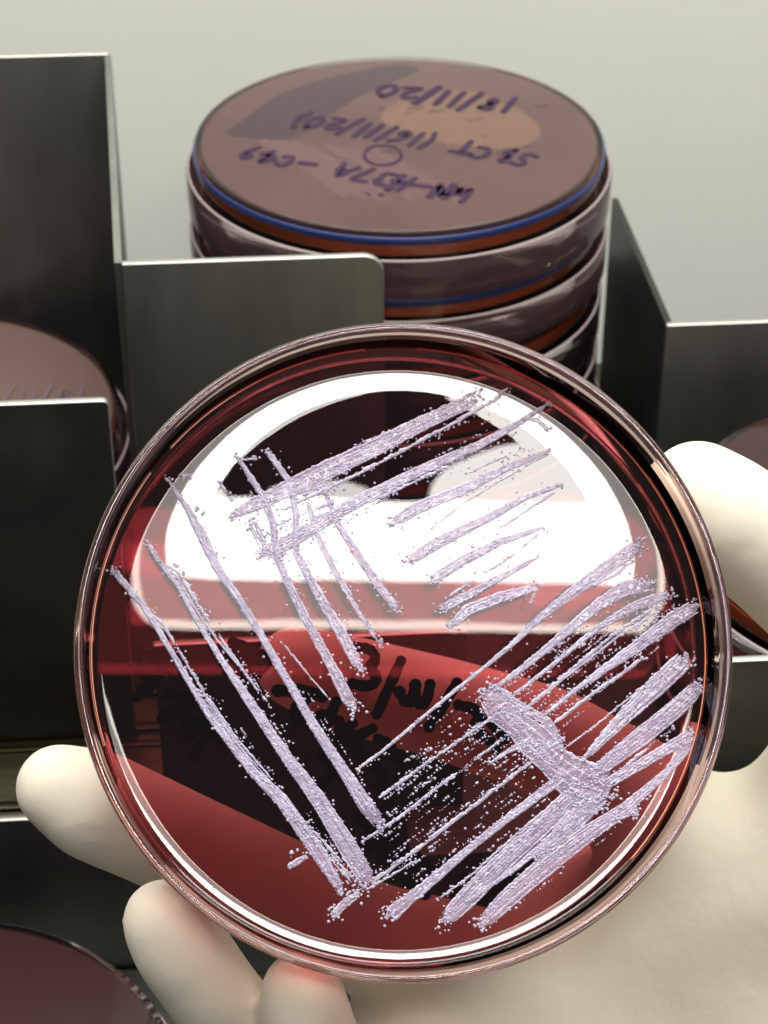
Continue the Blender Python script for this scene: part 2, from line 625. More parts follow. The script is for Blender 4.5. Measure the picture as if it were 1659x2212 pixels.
streak([(1150, 972, 5), (1080, 990, 5), (1000, 1024, 5)], .4, lines=1, blob=.2, spill=1.2)
streak([(886, 1212, 26), (940, 1178, 26), (1040, 1128, 22), (1140, 1072, 14), (1212, 1048, 9)], .8, spill=.5)
streak([(1197, 1066, 6), (1110, 1122, 7), (1015, 1180, 4)], .6, lines=1, blob=.2, spill=.3)
streak([(933, 1254, 24), (1000, 1212, 24), (1080, 1172, 18), (1174, 1142, 10)], .85, spill=.4)
streak([(1176, 1140, 11), (1120, 1188, 9), (1040, 1240, 7), (962, 1292, 5)], .7, lines=1, blob=.4, spill=.3)
streak([(950, 1316, 20), (1010, 1288, 20), (1090, 1246, 14), (1162, 1206, 9)], .95, spill=.4)
streak([(975, 1352, 20), (1010, 1318, 26), (1080, 1290, 26), (1158, 1268, 18)], .95, spill=.4)
streak([(1156, 1272, 9), (1145, 1298, 9)], .9, blob=1)
# second set, crossing the first and running down
streak([(509, 985, 13), (530, 1014, 10), (568, 1070, 14), (590, 1130, 14), (600, 1208, 14), (650, 1312, 17), (712, 1426, 20), (745, 1490, 24), (768, 1536, 30)], .9, lines=3)
streak([(577, 973, 12), (600, 1006, 12), (626, 1040, 14), (640, 1110, 12), (640, 1196, 14), (690, 1290, 20), (740, 1370, 24), (782, 1450, 24)], .9, lines=3)
streak([(474, 1041, 8), (488, 1062, 9), (500, 1080, 8)], .5, blob=1.5)
streak([(520, 992, 9), (548, 990, 7)], .4, blob=1.5)
streak([(660, 1070, 12), (684, 1152, 12), (720, 1226, 14), (774, 1316, 16), (823, 1388, 18)], .7, lines=3)
streak([(700, 1060, 12), (730, 1134, 14), (770, 1196, 18), (812, 1256, 20), (858, 1320, 18)], .85, lines=4)
streak([(560, 1100, 8), (620, 1072, 8), (690, 1052, 8), (720, 1062, 9)], .7, lines=1)
streak([(590, 1140, 8), (650, 1110, 8), (720, 1086, 8)], .7, lines=1)
streak([(570, 1160, 10), (660, 1120, 10), (740, 1096, 8)], .6, lines=1)
# long left diagonals
streak([(246, 1236, 18), (300, 1300, 12), (370, 1412, 13), (451, 1545, 15), (546, 1668, 20), (606, 1726, 30), (683, 1836, 34), (738, 1926, 22)], 1.0, side=1, spill=.3)
streak([(256, 1240, 10), (290, 1292, 10), (352, 1350, 9), (400, 1432, 8), (452, 1516, 7), (520, 1612, 9), (572, 1682, 12)], .75, lines=1, side=1, spill=.5)
streak([(430, 1496, 20), (500, 1600, 24), (590, 1700, 24), (640, 1770, 14)], .55, side=1, spill=.8)
streak([(317, 1174, 12), (345, 1214, 12), (384, 1262, 11), (430, 1348, 12), (477, 1424, 14), (546, 1523, 22), (619, 1635, 26), (692, 1735, 36), (752, 1830, 44), (798, 1906, 40)], 1.0, side=1, spill=.6)
streak([(345, 1214, 9), (385, 1240, 14), (440, 1330, 16), (475, 1380, 14), (520, 1440, 8), (570, 1510, 6)], .6, lines=2, side=1, spill=.8)
streak([(380, 1222, 7), (394, 1240, 7)], .5, blob=2)
streak([(362, 1034, 13), (384, 1068, 9), (410, 1104, 15), (440, 1160, 24), (470, 1226, 20), (520, 1300, 17), (606, 1450, 18), (679, 1566, 22), (748, 1670, 26), (791, 1740, 36), (822, 1782, 30)], 1.0, side=1, spill=.5)
streak([(392, 1028, 6), (410, 1030, 8)], .5, blob=1.5)
streak([(428, 1098, 8), (440, 1108, 8)], .5, blob=2)
streak([(606, 1384, 4), (660, 1450, 4), (713, 1510, 4)], .25, lines=1, spill=.3, blob=.3)
streak([(660, 1780, 12), (720, 1850, 18), (770, 1905, 20)], .45, spill=.8)
streak([(624, 1872, 13), (660, 1850, 12)], 1.0, blob=1.2)
streak([(630, 1842, 5), (642, 1838, 5)], .6, blob=1.5)
streak([(720, 1978, 18), (745, 1952, 18), (772, 1934, 18)], 1.0, blob=1.6)
# right fan: thin threads on the lower left side
streak([(772, 1660, 6), (823, 1624, 7), (940, 1528, 8), (1045, 1440, 9), (1100, 1394, 12), (1170, 1330, 16), (1260, 1262, 28), (1330, 1214, 32), (1382, 1176, 34)], .95, side=-1, spill=.7)
streak([(1250, 1276, 8), (1330, 1244, 9), (1368, 1212, 10)], .6)
streak([(820, 1722, 5), (900, 1664, 7), (1000, 1596, 8), (1080, 1540, 12)], .85, lines=1, side=-1, spill=1.2)
streak([(783, 1820, 5), (860, 1770, 6), (960, 1690, 7), (1100, 1584, 9)], .85, lines=1, side=-1, spill=1.0)
streak([(775, 1925, 5), (823, 1892, 6), (960, 1788, 7), (1070, 1706, 7), (1165, 1636, 9)], .9, lines=1, side=1, spill=1.0)
streak([(838, 1978, 34), (900, 1926, 22), (1000, 1842, 16), (1100, 1764, 16), (1217, 1676, 22)], .95, lines=3, side=1, spill=.9)
streak([(792, 1922, 5), (850, 1890, 5), (900, 1860, 5)], .4, lines=1, spill=.6)
streak([(958, 1992, 34), (1020, 1930, 44), (1100, 1850, 40), (1180, 1772, 42), (1250, 1706, 44)], .95, side=1, spill=.5)
streak([(1036, 2000, 30), (1090, 1948, 40), (1180, 1872, 44), (1270, 1800, 38), (1350, 1744, 26), (1440, 1668, 18), (1500, 1590, 26)], 1.0, side=-1, spill=.5)
streak([(1010, 1946, 8), (1110, 1876, 12), (1210, 1790, 20), (1290, 1724, 40)], .8, spill=.1)
streak([(945, 1942, 5), (1020, 1888, 6), (1120, 1800, 6), (1200, 1730, 6)], .7, lines=1)
streak([(1332, 1766, 16), (1362, 1748, 24), (1378, 1756, 20)], 1.0, blob=1.4)
# the thick spine
streak([(1052, 1494, 50), (1080, 1530, 70), (1118, 1572, 56), (1150, 1602, 74), (1190, 1644, 66), (1232, 1680, 84), (1270, 1700, 96), (1316, 1712, 84)], .85, lines=5, side=0, spill=1.6, h=1.1, crust=14)
streak([(1090, 1540, 26), (1140, 1530, 10)], .8, lines=2)
streak([(1160, 1618, 26), (1214, 1604, 9)], .8, lines=2)
streak([(1150, 1600, 20), (1100, 1622, 10), (1060, 1650, 6)], .8, lines=2)
streak([(1290, 1712, 60), (1250, 1760, 50), (1200, 1812, 30), (1160, 1850, 14)], .8, lines=5, spill=.2, crust=5)
streak([(1060, 1478, 14), (1110, 1520, 20), (1180, 1560, 22), (1210, 1600, 14)], .8, spill=1.0)
# fan to the upper right of the spine
streak([(1070, 1486, 10), (1120, 1448, 14), (1200, 1384, 18), (1295, 1306, 26), (1350, 1272, 36), (1404, 1262, 34)], .9, side=-1, spill=.8)
streak([(1100, 1508, 7), (1190, 1440, 10), (1290, 1360, 14), (1370, 1310, 22), (1444, 1282, 26)], .85, side=-1, spill=1.0)
streak([(1128, 1536, 7), (1220, 1460, 10), (1330, 1372, 16), (1420, 1312, 16)], .7, side=-1, spill=1.2)
streak([(1160, 1556, 6), (1260, 1476, 12), (1370, 1398, 26), (1450, 1338, 34), (1504, 1306, 32)], .9, side=1, spill=1.0)
streak([(1189, 1569, 5), (1290, 1490, 7), (1390, 1420, 10)], .8, lines=1, side=1, spill=1.0)
streak([(1216, 1620, 5), (1290, 1566, 6), (1380, 1492, 6), (1440, 1446, 5)], .9, lines=1, spill=.2)
streak([(1260, 1640, 12), (1340, 1560, 30), (1420, 1482, 42), (1482, 1420, 40)], 1.0, spill=.2)
streak([(1290, 1664, 30), (1380, 1592, 42), (1460, 1528, 40), (1512, 1478, 34)], 1.0, spill=.2)
streak([(1316, 1690, 24), (1400, 1640, 24), (1460, 1604, 26), (1497, 1582, 28)], 1.0, spill=.3)
streak([(1330, 1676, 8), (1400, 1616, 7), (1452, 1572, 6)], .9, lines=1, spill=.1)

# single colonies scattered between the threads: uncountable
bm = bmesh.new()


def scatter(poly, count, r0=.00007, r1=.00024, d=(0.80, -0.60), pitch=13.0):
    """loose colonies strung out in rows along the direction d the loop was drawn"""
    def inside(x, y):
        c = False
        for i in range(len(poly)):
            (x1, y1), (x2, y2) = poly[i], poly[i - 1]
            if (y1 > y) != (y2 > y) and x < (x2 - x1) * (y - y1) / (y2 - y1) + x1:
                c = not c
        return c
    cx = sum(p[0] for p in poly) / len(poly)
    cy = sum(p[1] for p in poly) / len(poly)
    k = tries = 0
    while k < count and tries < 60000:
        row = random.randint(-30, 30) * pitch
        if random.random() < .82:
            ro = row + random.gauss(0, 1.3)
        else:
            ro = row + random.uniform(-.5, .5) * pitch
        t = random.uniform(-400, 400)
        ln = random.choice((1, 1, 2, 3, 5, 8, 12))
        for q in range(ln):
            tries += 1
            tt = t + q * random.uniform(4, 9)
            x = cx + d[0] * tt - d[1] * (ro + random.gauss(0, .8))
            y = cy + d[1] * tt + d[0] * (ro + random.gauss(0, .8))
            if not inside(x, y):
                continue
            p = on_dish(x, y)
            r = r0 + (r1 - r0) * random.random() ** 2.0
            dome(bm, p.x, p.y, r, r * 1.05)
            k += 1


scatter([(880, 1610), (1060, 1470), (1120, 1560), (1230, 1690), (1040, 1850), (860, 1900), (820, 1790)], 640)
scatter([(1060, 1470), (1260, 1320), (1420, 1290), (1500, 1320), (1400, 1420), (1210, 1580), (1130, 1560)], 700, .00007, .0002)
scatter([(800, 1870), (940, 1790), (1000, 1800), (900, 1920), (820, 1960)], 90)
scatter([(880, 1640), (1040, 1560), (1060, 1600), (840, 1760)], 120)
UPR = (.90, -.44)
scatter([(760, 1070), (1060, 890), (1140, 900), (1120, 960), (880, 1060), (760, 1110)], 90, .0001, .00024, UPR, 17)
scatter([(850, 1110), (1150, 975), (1160, 1000), (880, 1130)], 26, .0001, .00022, UPR, 9)
DWN = (.53, .85)
scatter([(400, 1440), (470, 1500), (560, 1600), (600, 1690), (540, 1640), (440, 1530)], 46, .00008, .0002, DWN, 12)
scatter([(520, 1420), (560, 1460), (640, 1590), (660, 1680), (700, 1720), (610, 1600)], 46, .00008, .0002, DWN, 12)
scatter([(620, 1400), (680, 1500), (760, 1640), (790, 1700), (740, 1660)], 40, .00008, .0002, DWN, 14)
scatter([(500, 1080), (560, 1050), (600, 1060), (560, 1130), (500, 1140)], 20, .0001, .00024, DWN, 14)
scatter([(640, 1720), (720, 1800), (800, 1850), (760, 1880), (660, 1800)], 60, .00008, .0002, DWN, 9)
scatter([(1020, 1880), (1210, 1790), (1360, 1770), (1230, 1880), (1090, 1970)], 60, .00008, .00018)
o = obj('colonies', bm, M['colony'], agar)
o['kind'] = 'stuff'

# handwriting on the underside of the dish, seen through the agar
bm = bmesh.new()
INK = [
    [(775, 1398), (802, 1400), (820, 1414), (812, 1436), (786, 1444), (814, 1450), (820, 1472), (796, 1486), (768, 1478)],
    [(864, 1432), (838, 1490), (816, 1538)],
    [(866, 1500), (868, 1528), (890, 1528), (896, 1486)], [(896, 1486), (900, 1528), (920, 1526), (928, 1484)],
    [(984, 1480), (960, 1520), (930, 1566)],
    [(996, 1524), (1030, 1530), (1040, 1556), (1010, 1576), (1046, 1584), (1070, 1612)], [(1060, 1560), (1086, 1590)],
    [(508, 1388), (530, 1386), (540, 1404), (530, 1424)], [(500, 1400), (486, 1430)], [(560, 1450), (584, 1424)],
    [(606, 1492), (646, 1490), (690, 1502)], [(664, 1506), (634, 1524), (630, 1552), (664, 1562), (690, 1548)],
    [(724, 1522), (702, 1572)], [(704, 1560), (738, 1550), (730, 1590)], [(730, 1590), (758, 1566)],
    [(740, 1612), (764, 1594), (800, 1576)], [(764, 1594), (772, 1622)],
    [(822, 1598), (850, 1606), (846, 1640), (884, 1640), (862, 1676)], [(800, 1640), (826, 1676)],
    [(300, 1412), (290, 1452), (340, 1462), (296, 1502)], [(330, 1420), (352, 1452), (320, 1490)],
    [(356, 1548), (394, 1520), (402, 1576), (440, 1556), (470, 1592)], [(370, 1500), (420, 1508), (400, 1540)],
    [(410, 1590), (446, 1560)], [(440, 1600), (420, 1630)],
    [(560, 1420), (520, 1470)], [(820, 1700), (850, 1716), (830, 1746)], [(700, 1640), (730, 1664), (700, 1690)],
    [(792, 1832), (820, 1800), (826, 1850)], [(846, 1812), (880, 1830), (842, 1870), (890, 1872)], [(880, 1900), (914, 1928)], [(900, 1846), (930, 1880)],
    [(676, 1772), (704, 1798)], [(780, 1770), (806, 1796)],
    [(572, 1262), (596, 1262), (590, 1284), (566, 1290)], [(590, 1296), (616, 1290), (622, 1322), (600, 1340), (584, 1320), (590, 1296)],
    [(560, 1270), (540, 1284)], [(640, 1330), (662, 1340)],
]
for ln in INK:
    stroke(bm, [tuple(on_dish(x, y, 0.0)) for x, y in ln], random.uniform(.0015, .0019), -.00002)
obj('handwriting', bm, M['ink'], dish, smooth=False)


# ------------------------------------------------------------------ rack frame
YAW = math.radians(4.2)
RX = Vector((math.cos(YAW), math.sin(YAW), 0))
RY = Vector((-math.sin(YAW), math.cos(YAW), 0))


def on_plane(px, py, Y):
    """photo point -> (u, z) metres on the rack's upright plane Y (mm in front of the camera foot)"""
    d = ray(px, py)
    t = (Y * MM) / d.dot(RY)
    p = CAM + d * t
    return p.dot(RX), p.z


def rk(u, y, z):
    p = RX * u + RY * y
    return Vector((p.x, p.y, z))


rack = empty('petri_dish_rack', Matrix.Identity(4))
tag(rack, 'dark stainless steel rack of upright plates holding the stacked dishes', 'dish rack')


def panel(name, corners, Y, t=1.6, bev=.35, m='steel'):
    """upright sheet: corners (u, z) in metres on plane Y, thickness t mm going back"""
    bm = bmesh.new()
    f = [bm.verts.new(rk(u, Y * MM, z)) for u, z in corners]
    b = [bm.verts.new(rk(u, (Y + t) * MM, z)) for u, z in corners]
    n = len(f)
    bm.faces.new(f)
    bm.faces.new(b[::-1])
    for i in range(n):
        bm.faces.new((f[i], b[i], b[(i + 1) % n], f[(i + 1) % n]))
    bmesh.ops.recalc_face_normals(bm, faces=bm.faces)
    bmesh.ops.bevel(bm, geom=[e for e in bm.edges if e.calc_face_angle(0) > 1.0], offset=bev * MM, segments=3, affect='EDGES', profile=.5)
    o = obj(name, bm, M[m], rack, True, 40)
    o.data.materials.append(M['lit_edge'])
    for p in o.data.polygons:
        if p.normal.z > .5 or (p.normal.x > .5 and len(corners) > 5):
            p.material_index = 1
    return o


def round_corner(c, u0, z0, r, a0, a1, n=8):
    for i in range(n + 1):
        a = math.radians(a0 + (a1 - a0) * i / n)
        c.append((u0 + r * math.cos(a), z0 + r * math.sin(a)))


SHELF = .0505
# tall plate at the far left, behind the left stack
YT = 432
u1, zt = on_plane(236, 116, YT)
panel('back_plate', [(-.26, SHELF), (u1, SHELF), (u1, zt), (-.26, zt)], YT)
# lower plate in front of the middle stack
YS = 361
ua, zs = on_plane(262, 571, YS)
ub, _ = on_plane(830, 640, YS)
c = [(ua, SHELF), (ub, SHELF)]
round_corner(c, ub - .0042, zs - .0042, .0042, 0, 90)
c.append((ua, zs))
panel('front_plate', c, YS)
# the folded wall between those two plates
bm = bmesh.new()
q = [rk(ua, YS * MM + .0016, SHELF), rk(u1 + .0004, YT * MM, SHELF), rk(u1 + .0004, YT * MM, zt - .0005), rk(ua, YS * MM + .0016, zs - .0005)]
side = RX * -.0014
f = [bm.verts.new(p) for p in q]
b = [bm.verts.new(p + side) for p in q]
bm.faces.new(f)
bm.faces.new(b[::-1])
for i in range(4):
    bm.faces.new((f[i], b[i], b[(i + 1) % 4], f[(i + 1) % 4]))
obj('divider', bm, M['steel'], rack, False)
# plate in front of the left stack
YP = 331
up_, zp = on_plane(222, 866, YP)
c = [(-.26, SHELF), (up_ + .001, SHELF)]
round_corner(c, up_ + .001 - .0012, zp - .0012, .0012, 0, 90, 4)
c.append((-.26, zp))
panel('front_plate', c, YP, m='shaded_plate')
# right side: divider running back, then the plate behind the right stack
YR = 385
ur, zr = on_plane(1440, 703, YR)
panel('back_plate', [(ur, SHELF), (.26, SHELF), (.26, zr), (ur, zr)], YR)
uv, zv = on_plane(1322, 428, 452)
bm = bmesh.new()
q = [rk(ur, YR * MM + .0008, SHELF), rk(uv, .452, SHELF), rk(uv, .452, zv), rk(ur, YR * MM + .0008, zr)]
f = [bm.verts.new(p) for p in q]
b = [bm.verts.new(p + RX * .0014) for p in q]
bm.faces.new(f)
bm.faces.new(b[::-1])
for i in range(4):
    bm.faces.new((f[i], b[i], b[(i + 1) % 4], f[(i + 1) % 4]))
obj('divider', bm, M['shaded_plate'], rack, False)
# plate in front of the right stack
YC = 285
uc, zc = on_plane(1480, 1434, YC)
panel('front_plate', [(uc, SHELF - .012), (.26, SHELF - .012), (.26, zc), (uc, zc)], YC, m='shaded_plate')
panel('back_plate', [(u1 + .003, SHELF), (uv - .003, SHELF), (uv - .003, .082), (u1 + .003, .082)], 468)  # added hidden plate that keeps the bright wall out of the divider's reflection


# deck with low ridges, then the nearest plate
def box(name, u0, u1, y0, y1, z0, z1, m, bev=.3):
    bm = bmesh.new()
    v = [bm.verts.new(rk(u, y * MM, z)) for u in (u0, u1) for y in (y0, y1) for z in (z0, z1)]
    for a in ((0, 1, 3, 2), (4, 6, 7, 5), (0, 4, 5, 1), (2, 3, 7, 6), (0, 2, 6, 4), (1, 5, 7, 3)):
        bm.faces.new([v[i] for i in a])
    bmesh.ops.recalc_face_normals(bm, faces=bm.faces)
    if bev:
        bmesh.ops.bevel(bm, geom=list(bm.edges), offset=bev * MM, segments=2, affect='EDGES', profile=.5)
    return obj(name, bm, M[m], rack, True, 40)


def deck_y(py, z):
    d = ray(200, py)
    t = (z - CAM.z) / d.z
    return (CAM + d * t).dot(RY) / MM


box('shelf', -.26, .26, 306.5, 470, SHELF - .0065, SHELF - .001, 'deck', .3)
for y0, y1, hh in ((1506, 1484, .0016), (1582, 1566, .0014), (1612, 1600, .0008), (1738, 1722, .0012)):
    box('ridge', -.26, .06, deck_y(y0, SHELF), deck_y(y1, SHELF), SHELF - .0012, SHELF - .001 + hh, 'deck', .25)
box('riser', .026, .26, 287, 382, SHELF - .0008, SHELF + .0046, 'shaded_plate', .3)
uq, zq = on_plane(100, 1768, 304)
panel('low_front_plate', [(-.26, .004), (-.016, .004), (-.016, zq), (-.26, zq)], 304, m='shaded_plate')
um0, zm = on_plane(330, 1395, 300)
um1, _ = on_plane(1010, 1395, 300)
panel('front_plate', [(um0, .012), (um1, .012), (um1, zm), (um0, zm)], 300, m='shaded_plate')  # added plate, a dark backdrop seen through the agar
box('foot_plate', -.26, .26, 180, 303.5, .002, .0115, 'steel', .4)


# ------------------------------------------------------------------ dishes in the rack (upside down: base up, lid below)
def ellipse_center(px, py, z):
    d = ray(px, py)
    t = (z - CAM.z) / d.z
    return CAM + d * t


PITCH_Z = 14.5
protos = {}


def stacked_dish(kind):
    e = empty('petri_dish', Matrix.Identity(4))
    lm_ = M['lid'] if kind in ('mid', 'pale') else M['lid_shaded']
    # lid, opening upwards around the base
    obj('lid', lathe([(0, 0), (45.6, 0), (46.1, .5), (46.2, 8.6), (46.0, 8.9), (45.4, 8.9), (45.2, 8.5), (45.1, 1.2), (0, 1.2)], 120), lm_, e, angle=40)
    # base upside down: its floor is on top
    obj('base', lathe([(43.0, 1.9), (44.0, 1.9), (44.1, 2.4), (44.2, 13.8), (43.9, 14.3), (43.2, 14.45), (0, 14.45), (0, 14.3), (42.9, 14.3), (43.0, 13.8)], 120, False), M['sheet'], e, angle=40)
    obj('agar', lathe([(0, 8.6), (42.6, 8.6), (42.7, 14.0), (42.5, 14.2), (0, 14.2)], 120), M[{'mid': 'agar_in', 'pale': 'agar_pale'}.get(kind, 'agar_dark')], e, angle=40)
    obj('agar_band', lathe([(42.72, 8.7), (42.95, 8.7), (42.95, 11.4), (42.72, 11.4)], 120), M['agar_edge'], e, angle=40)
    if kind == 'mid':
        obj('blue_ring', lathe([(44.22, 11.7), (44.5, 11.9), (44.62, 12.6), (44.5, 13.3), (44.22, 13.5)], 140), M['blue'], e)
    obj('rim', torus(45.75, .24, 8.95, 140, 8), M['rim_highlight'], e)
    return e


def copy_dish(src):
    c = src.copy()
    COL.objects.link(c)
    for ch in list(src.children):
        d = ch.copy()
        COL.objects.link(d)
        d.parent = c
        d.matrix_parent_inverse = ch.matrix_parent_inverse
    return c


protos['mid'] = stacked_dish('mid')
protos['dark'] = stacked_dish('dark')
protos['pale'] = stacked_dish('pale')
used = {}


def place(kind, loc, rot, label, group):
    if kind not in used:
        o = protos[kind]
        used[kind] = 1
    else:
        o = copy_dish(protos[kind])
    o.matrix_world = Matrix.Translation(loc) @ Matrix.Rotation(rot, 4, 'Z')
    tag(o, label, 'petri dish', group)
    return o


def stack(px, py, ztop, n, kind, labels, group, jit=.0008):
    c = ellipse_center(px, py, ztop)
    out = []
    for i in range(n):
        z = ztop - (i + 1) * PITCH_Z * MM
        j = Vector((random.uniform(-jit, jit), random.uniform(-jit, jit), 0)) if i else Vector((0, 0, 0))
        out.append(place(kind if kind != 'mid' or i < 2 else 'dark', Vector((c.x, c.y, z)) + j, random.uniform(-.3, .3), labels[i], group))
    return out


ORD = ['second dish from the top of the tall middle stack, blue ring under the top dish',
       'third dish from the top of the tall middle stack, above the held dish rim',
       'fourth dish from the top of the tall middle stack, partly hidden by the held dish',
       'fifth dish from the top of the tall middle stack, just above the held dish edge',
       'lowest dish of the tall middle stack, almost wholly behind the held dish']
TOP_A = CAM.z - .196
sA = stack(862, 297, SHELF + .0145 * 6, 6, 'mid', ['topmost dish of the tall middle stack with violet handwriting and blue edge'] + ORD, 'dishes stacked in the middle of the rack', .0011)
sB = stack(-196, 900, SHELF + .0145 * 3, 3, 'pale',
           ['top dish of the left stack with faint grey writing, behind the short left plate',
            'second dish of the left stack, its edge showing beside the short left plate',
            'bottom dish of the left stack, hidden mostly behind the short left plate'], 'dishes stacked at the left of the rack', .0016)
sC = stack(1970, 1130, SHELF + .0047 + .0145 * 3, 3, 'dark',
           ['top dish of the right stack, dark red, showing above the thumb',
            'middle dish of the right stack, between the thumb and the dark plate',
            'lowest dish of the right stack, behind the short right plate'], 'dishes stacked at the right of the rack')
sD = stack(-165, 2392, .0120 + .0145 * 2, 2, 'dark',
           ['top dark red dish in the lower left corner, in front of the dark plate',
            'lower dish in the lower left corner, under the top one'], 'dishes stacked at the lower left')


def top_writing(dish_o, lines, m, z=14.50):
    bm = bmesh.new()
    for (t, x, y, cw, ch, w, ang, sd) in lines:
        write(bm, t, x, y, cw, ch, w, z, ang, .06, sd)
    o = obj('handwriting', bm, m, dish_o, smooth=False)
    return o


for d in (sA[0], sB[0], sC[0], sD[0]):
    d.matrix_world = Matrix.Translation(d.matrix_world.translation)
# read from behind the stack: the writing is upside down to the camera
w = top_writing(sA[0], [('18/11/20', -27, -19.3, 4.4, 6.6, 1.7, -18, 3),
                        ('SBCT (16/11/20)', -29.5, 8.5, 3.7, 6.0, 1.4, -23, 5),
                        ('WN-H37A -C49', -15.5, 25, 3.6, 6.0, 1.5, -23.6, 8)], M['ink_violet'])
w.rotation_euler = (0, 0, math.pi)
bm = bmesh.new()
stroke(bm, [(.004 * math.cos(a * .5) - .0035, .005 * math.sin(a * .5) - .0085) for a in range(13)], .0007, .01452)
obj('handwriting', bm, M['ink_violet'], sA[0], smooth=False)
w = top_writing(sB[0], [('18/11/20', -36, -12, 3.6, 5, .8, 4, 4), ('WH37A', -34, 0, 3.4, 5, .8, 0, 6)], M['ink_grey'])
w.rotation_euler = (0, 0, math.pi)

# growth film showing through the top dish
bm = bmesh.new()
rnd = random.Random(5)
def patch(bm, pts, z):
    for _ in range(3):                                  # round the outline off
        pts = [(a[0] * w_ + b[0] * (1 - w_), a[1] * w_ + b[1] * (1 - w_)) for a, b in zip(pts, pts[1:] + pts[:1]) for w_ in (.75, .25)]
    pts = [(x + .5 * noise.noise(Vector((x * .35, y * .35, z))), y + .5 * noise.noise(Vector((x * .35, y * .35, 9)))) for x, y in pts]
    vs = [bm.verts.new((x * MM, y * MM, z * MM)) for x, y in pts]
    bs = [bm.verts.new((x * MM, y * MM, (z - .03) * MM)) for x, y in pts]
    bm.faces.new(vs)
    bm.faces.new(bs[::-1])
    for i in range(len(vs)):
        bm.faces.new((vs[i], bs[i], bs[(i + 1) % len(vs)], vs[(i + 1) % len(vs)]))


for k in range(8):
    x0, y0 = -29 + k * 3.4 + rnd.uniform(-1, 1), -2 - k * .6
    stroke(bm, [((x0) * MM, (y0) * MM), ((x0 + 12) * MM, (y0 - 15) * MM), ((x0 + 17) * MM, (y0 - 24) * MM)], .0026 * rnd.uniform(.5, 1.4), .01424 + k * .000004, .00001)
obj('growth', bm, M['film'], sA[0], smooth=False)
bm = bmesh.new()
for k in range(16):
    x0, y0 = rnd.uniform(-4, 32), rnd.uniform(-14, 20)
    ln_ = rnd.choice((.4, .6, 1.6, 2.6))
    stroke(bm, [(x0 * MM, y0 * MM), ((x0 + ln_) * MM, (y0 + .25 * ln_) * MM)], .0007, .01428 + k * .000001, .00001)
o = obj('specks', bm, M['agar_dark'], sA[0], smooth=False)
o['kind'] = 'stuff'
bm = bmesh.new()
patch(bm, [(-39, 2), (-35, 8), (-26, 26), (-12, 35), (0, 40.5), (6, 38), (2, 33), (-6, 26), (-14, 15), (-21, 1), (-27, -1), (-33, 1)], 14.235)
obj('plum_patch', bm, M['agar_plum'], sA[0], smooth=False)  # plum-coloured patch of the agar
bm = bmesh.new()
patch(bm, [(4, 24), (16, 27), (27, 16), (32, 3), (25, -6), (10, -3), (0, 4), (-6, 12)], 14.235)
obj('clearing', bm, M['agar_tan'], sA[0], smooth=False)

# ------------------------------------------------------------------ setting
bm = bmesh.new()
for x, y, z in ((-1.2, .52, -.02), (1.2, .52, -.02), (1.2, .52, 1.0), (-1.2, .52, 1.0), (-1.2, .54, -.02), (1.2, .54, -.02), (1.2, .54, 1.0), (-1.2, .54, 1.0)):
    bm.verts.new((x, y, z))
bm.verts.ensure_lookup_table()
for a in ((0, 1, 2, 3), (4, 7, 6, 5), (0, 4, 5, 1), (3, 2, 6, 7), (0, 3, 7, 4), (1, 5, 6, 2)):
    bm.faces.new([bm.verts[i] for i in a])
wl = obj('wall', bm, M['wall'], None, False)
wl['kind'] = 'structure'
wl['label'] = 'plain off white cabinet back wall'
bm = bmesh.new()
for x, y, z in ((-1.2, -.3, -.02), (1.2, -.3, -.02), (1.2, .519, -.02), (-1.2, .519, -.02), (-1.2, -.3, 0), (1.2, -.3, 0), (1.2, .519, 0), (-1.2, .519, 0)):
    bm.verts.new((x, y, z))
bm.verts.ensure_lookup_table()
for a in ((0, 3, 2, 1), (4, 5, 6, 7), (0, 1, 5, 4), (2, 3, 7, 6), (0, 4, 7, 3), (1, 2, 6, 5)):
    bm.faces.new([bm.verts[i] for i in a])
fl = obj('floor', bm, M['bench'], None, False)
fl['kind'] = 'structure'
fl['label'] = 'dark steel cabinet floor'

# ------------------------------------------------------------------ gloved hand: one continuous skin
hand_bm = bmesh.new()


def capsule(a, ra, b, rb, seg=20, cap=6):
    ax = (b - a)
    ln = ax.length
    ax.normalize()
    q = ax.to_track_quat('Z', 'Y').to_matrix()
    rings = []
    for i in range(cap + 1):
        t = math.pi / 2 * (1 - i / cap)
        rings.append((a, -math.sin(t) * ra, math.cos(t) * ra))
    for i in range(cap + 1):
        t = math.pi / 2 * (i / cap)
        rings.append((b, math.sin(t) * rb, math.cos(t) * rb))
    vs = []
    for c, off, r in rings:
        r = max(r, ra * .02)
        vs.append([hand_bm.verts.new(c + q @ Vector((r * math.cos(2 * math.pi * k / seg), r * math.sin(2 * math.pi * k / seg), off))) for k in range(seg)])
    for i in range(len(vs) - 1):
        for k in range(seg):
            hand_bm.faces.new((vs[i][k], vs[i][(k + 1) % seg], vs[i + 1][(k + 1) % seg], vs[i + 1][k]))
    hand_bm.faces.new(vs[0][::-1])
    hand_bm.faces.new(vs[-1])


def chain(pts):
    P = [(at_depth(x, y, d), r * MM) for x, y, d, r in pts]
    for (a, ra), (b, rb) in zip(P, P[1:]):
        capsule(a, ra, b, rb)


# middle finger, tip at the left edge of the dish
chain([(128, 1702, 313, 6.9), (200, 1737, 314, 8.5), (330, 1795, 318, 8.3), (560, 1905, 330, 8.6), (800, 2030, 338, 9.2), (1100, 2130, 344, 12)])
# ring finger
chain([(355, 1990, 297, 6.4), (385, 2040, 298, 7.0), (455, 2140, 301, 6.9), (590, 2330, 312, 7.8), (900, 2500, 330, 9.5), (1250, 2450, 340, 14)])
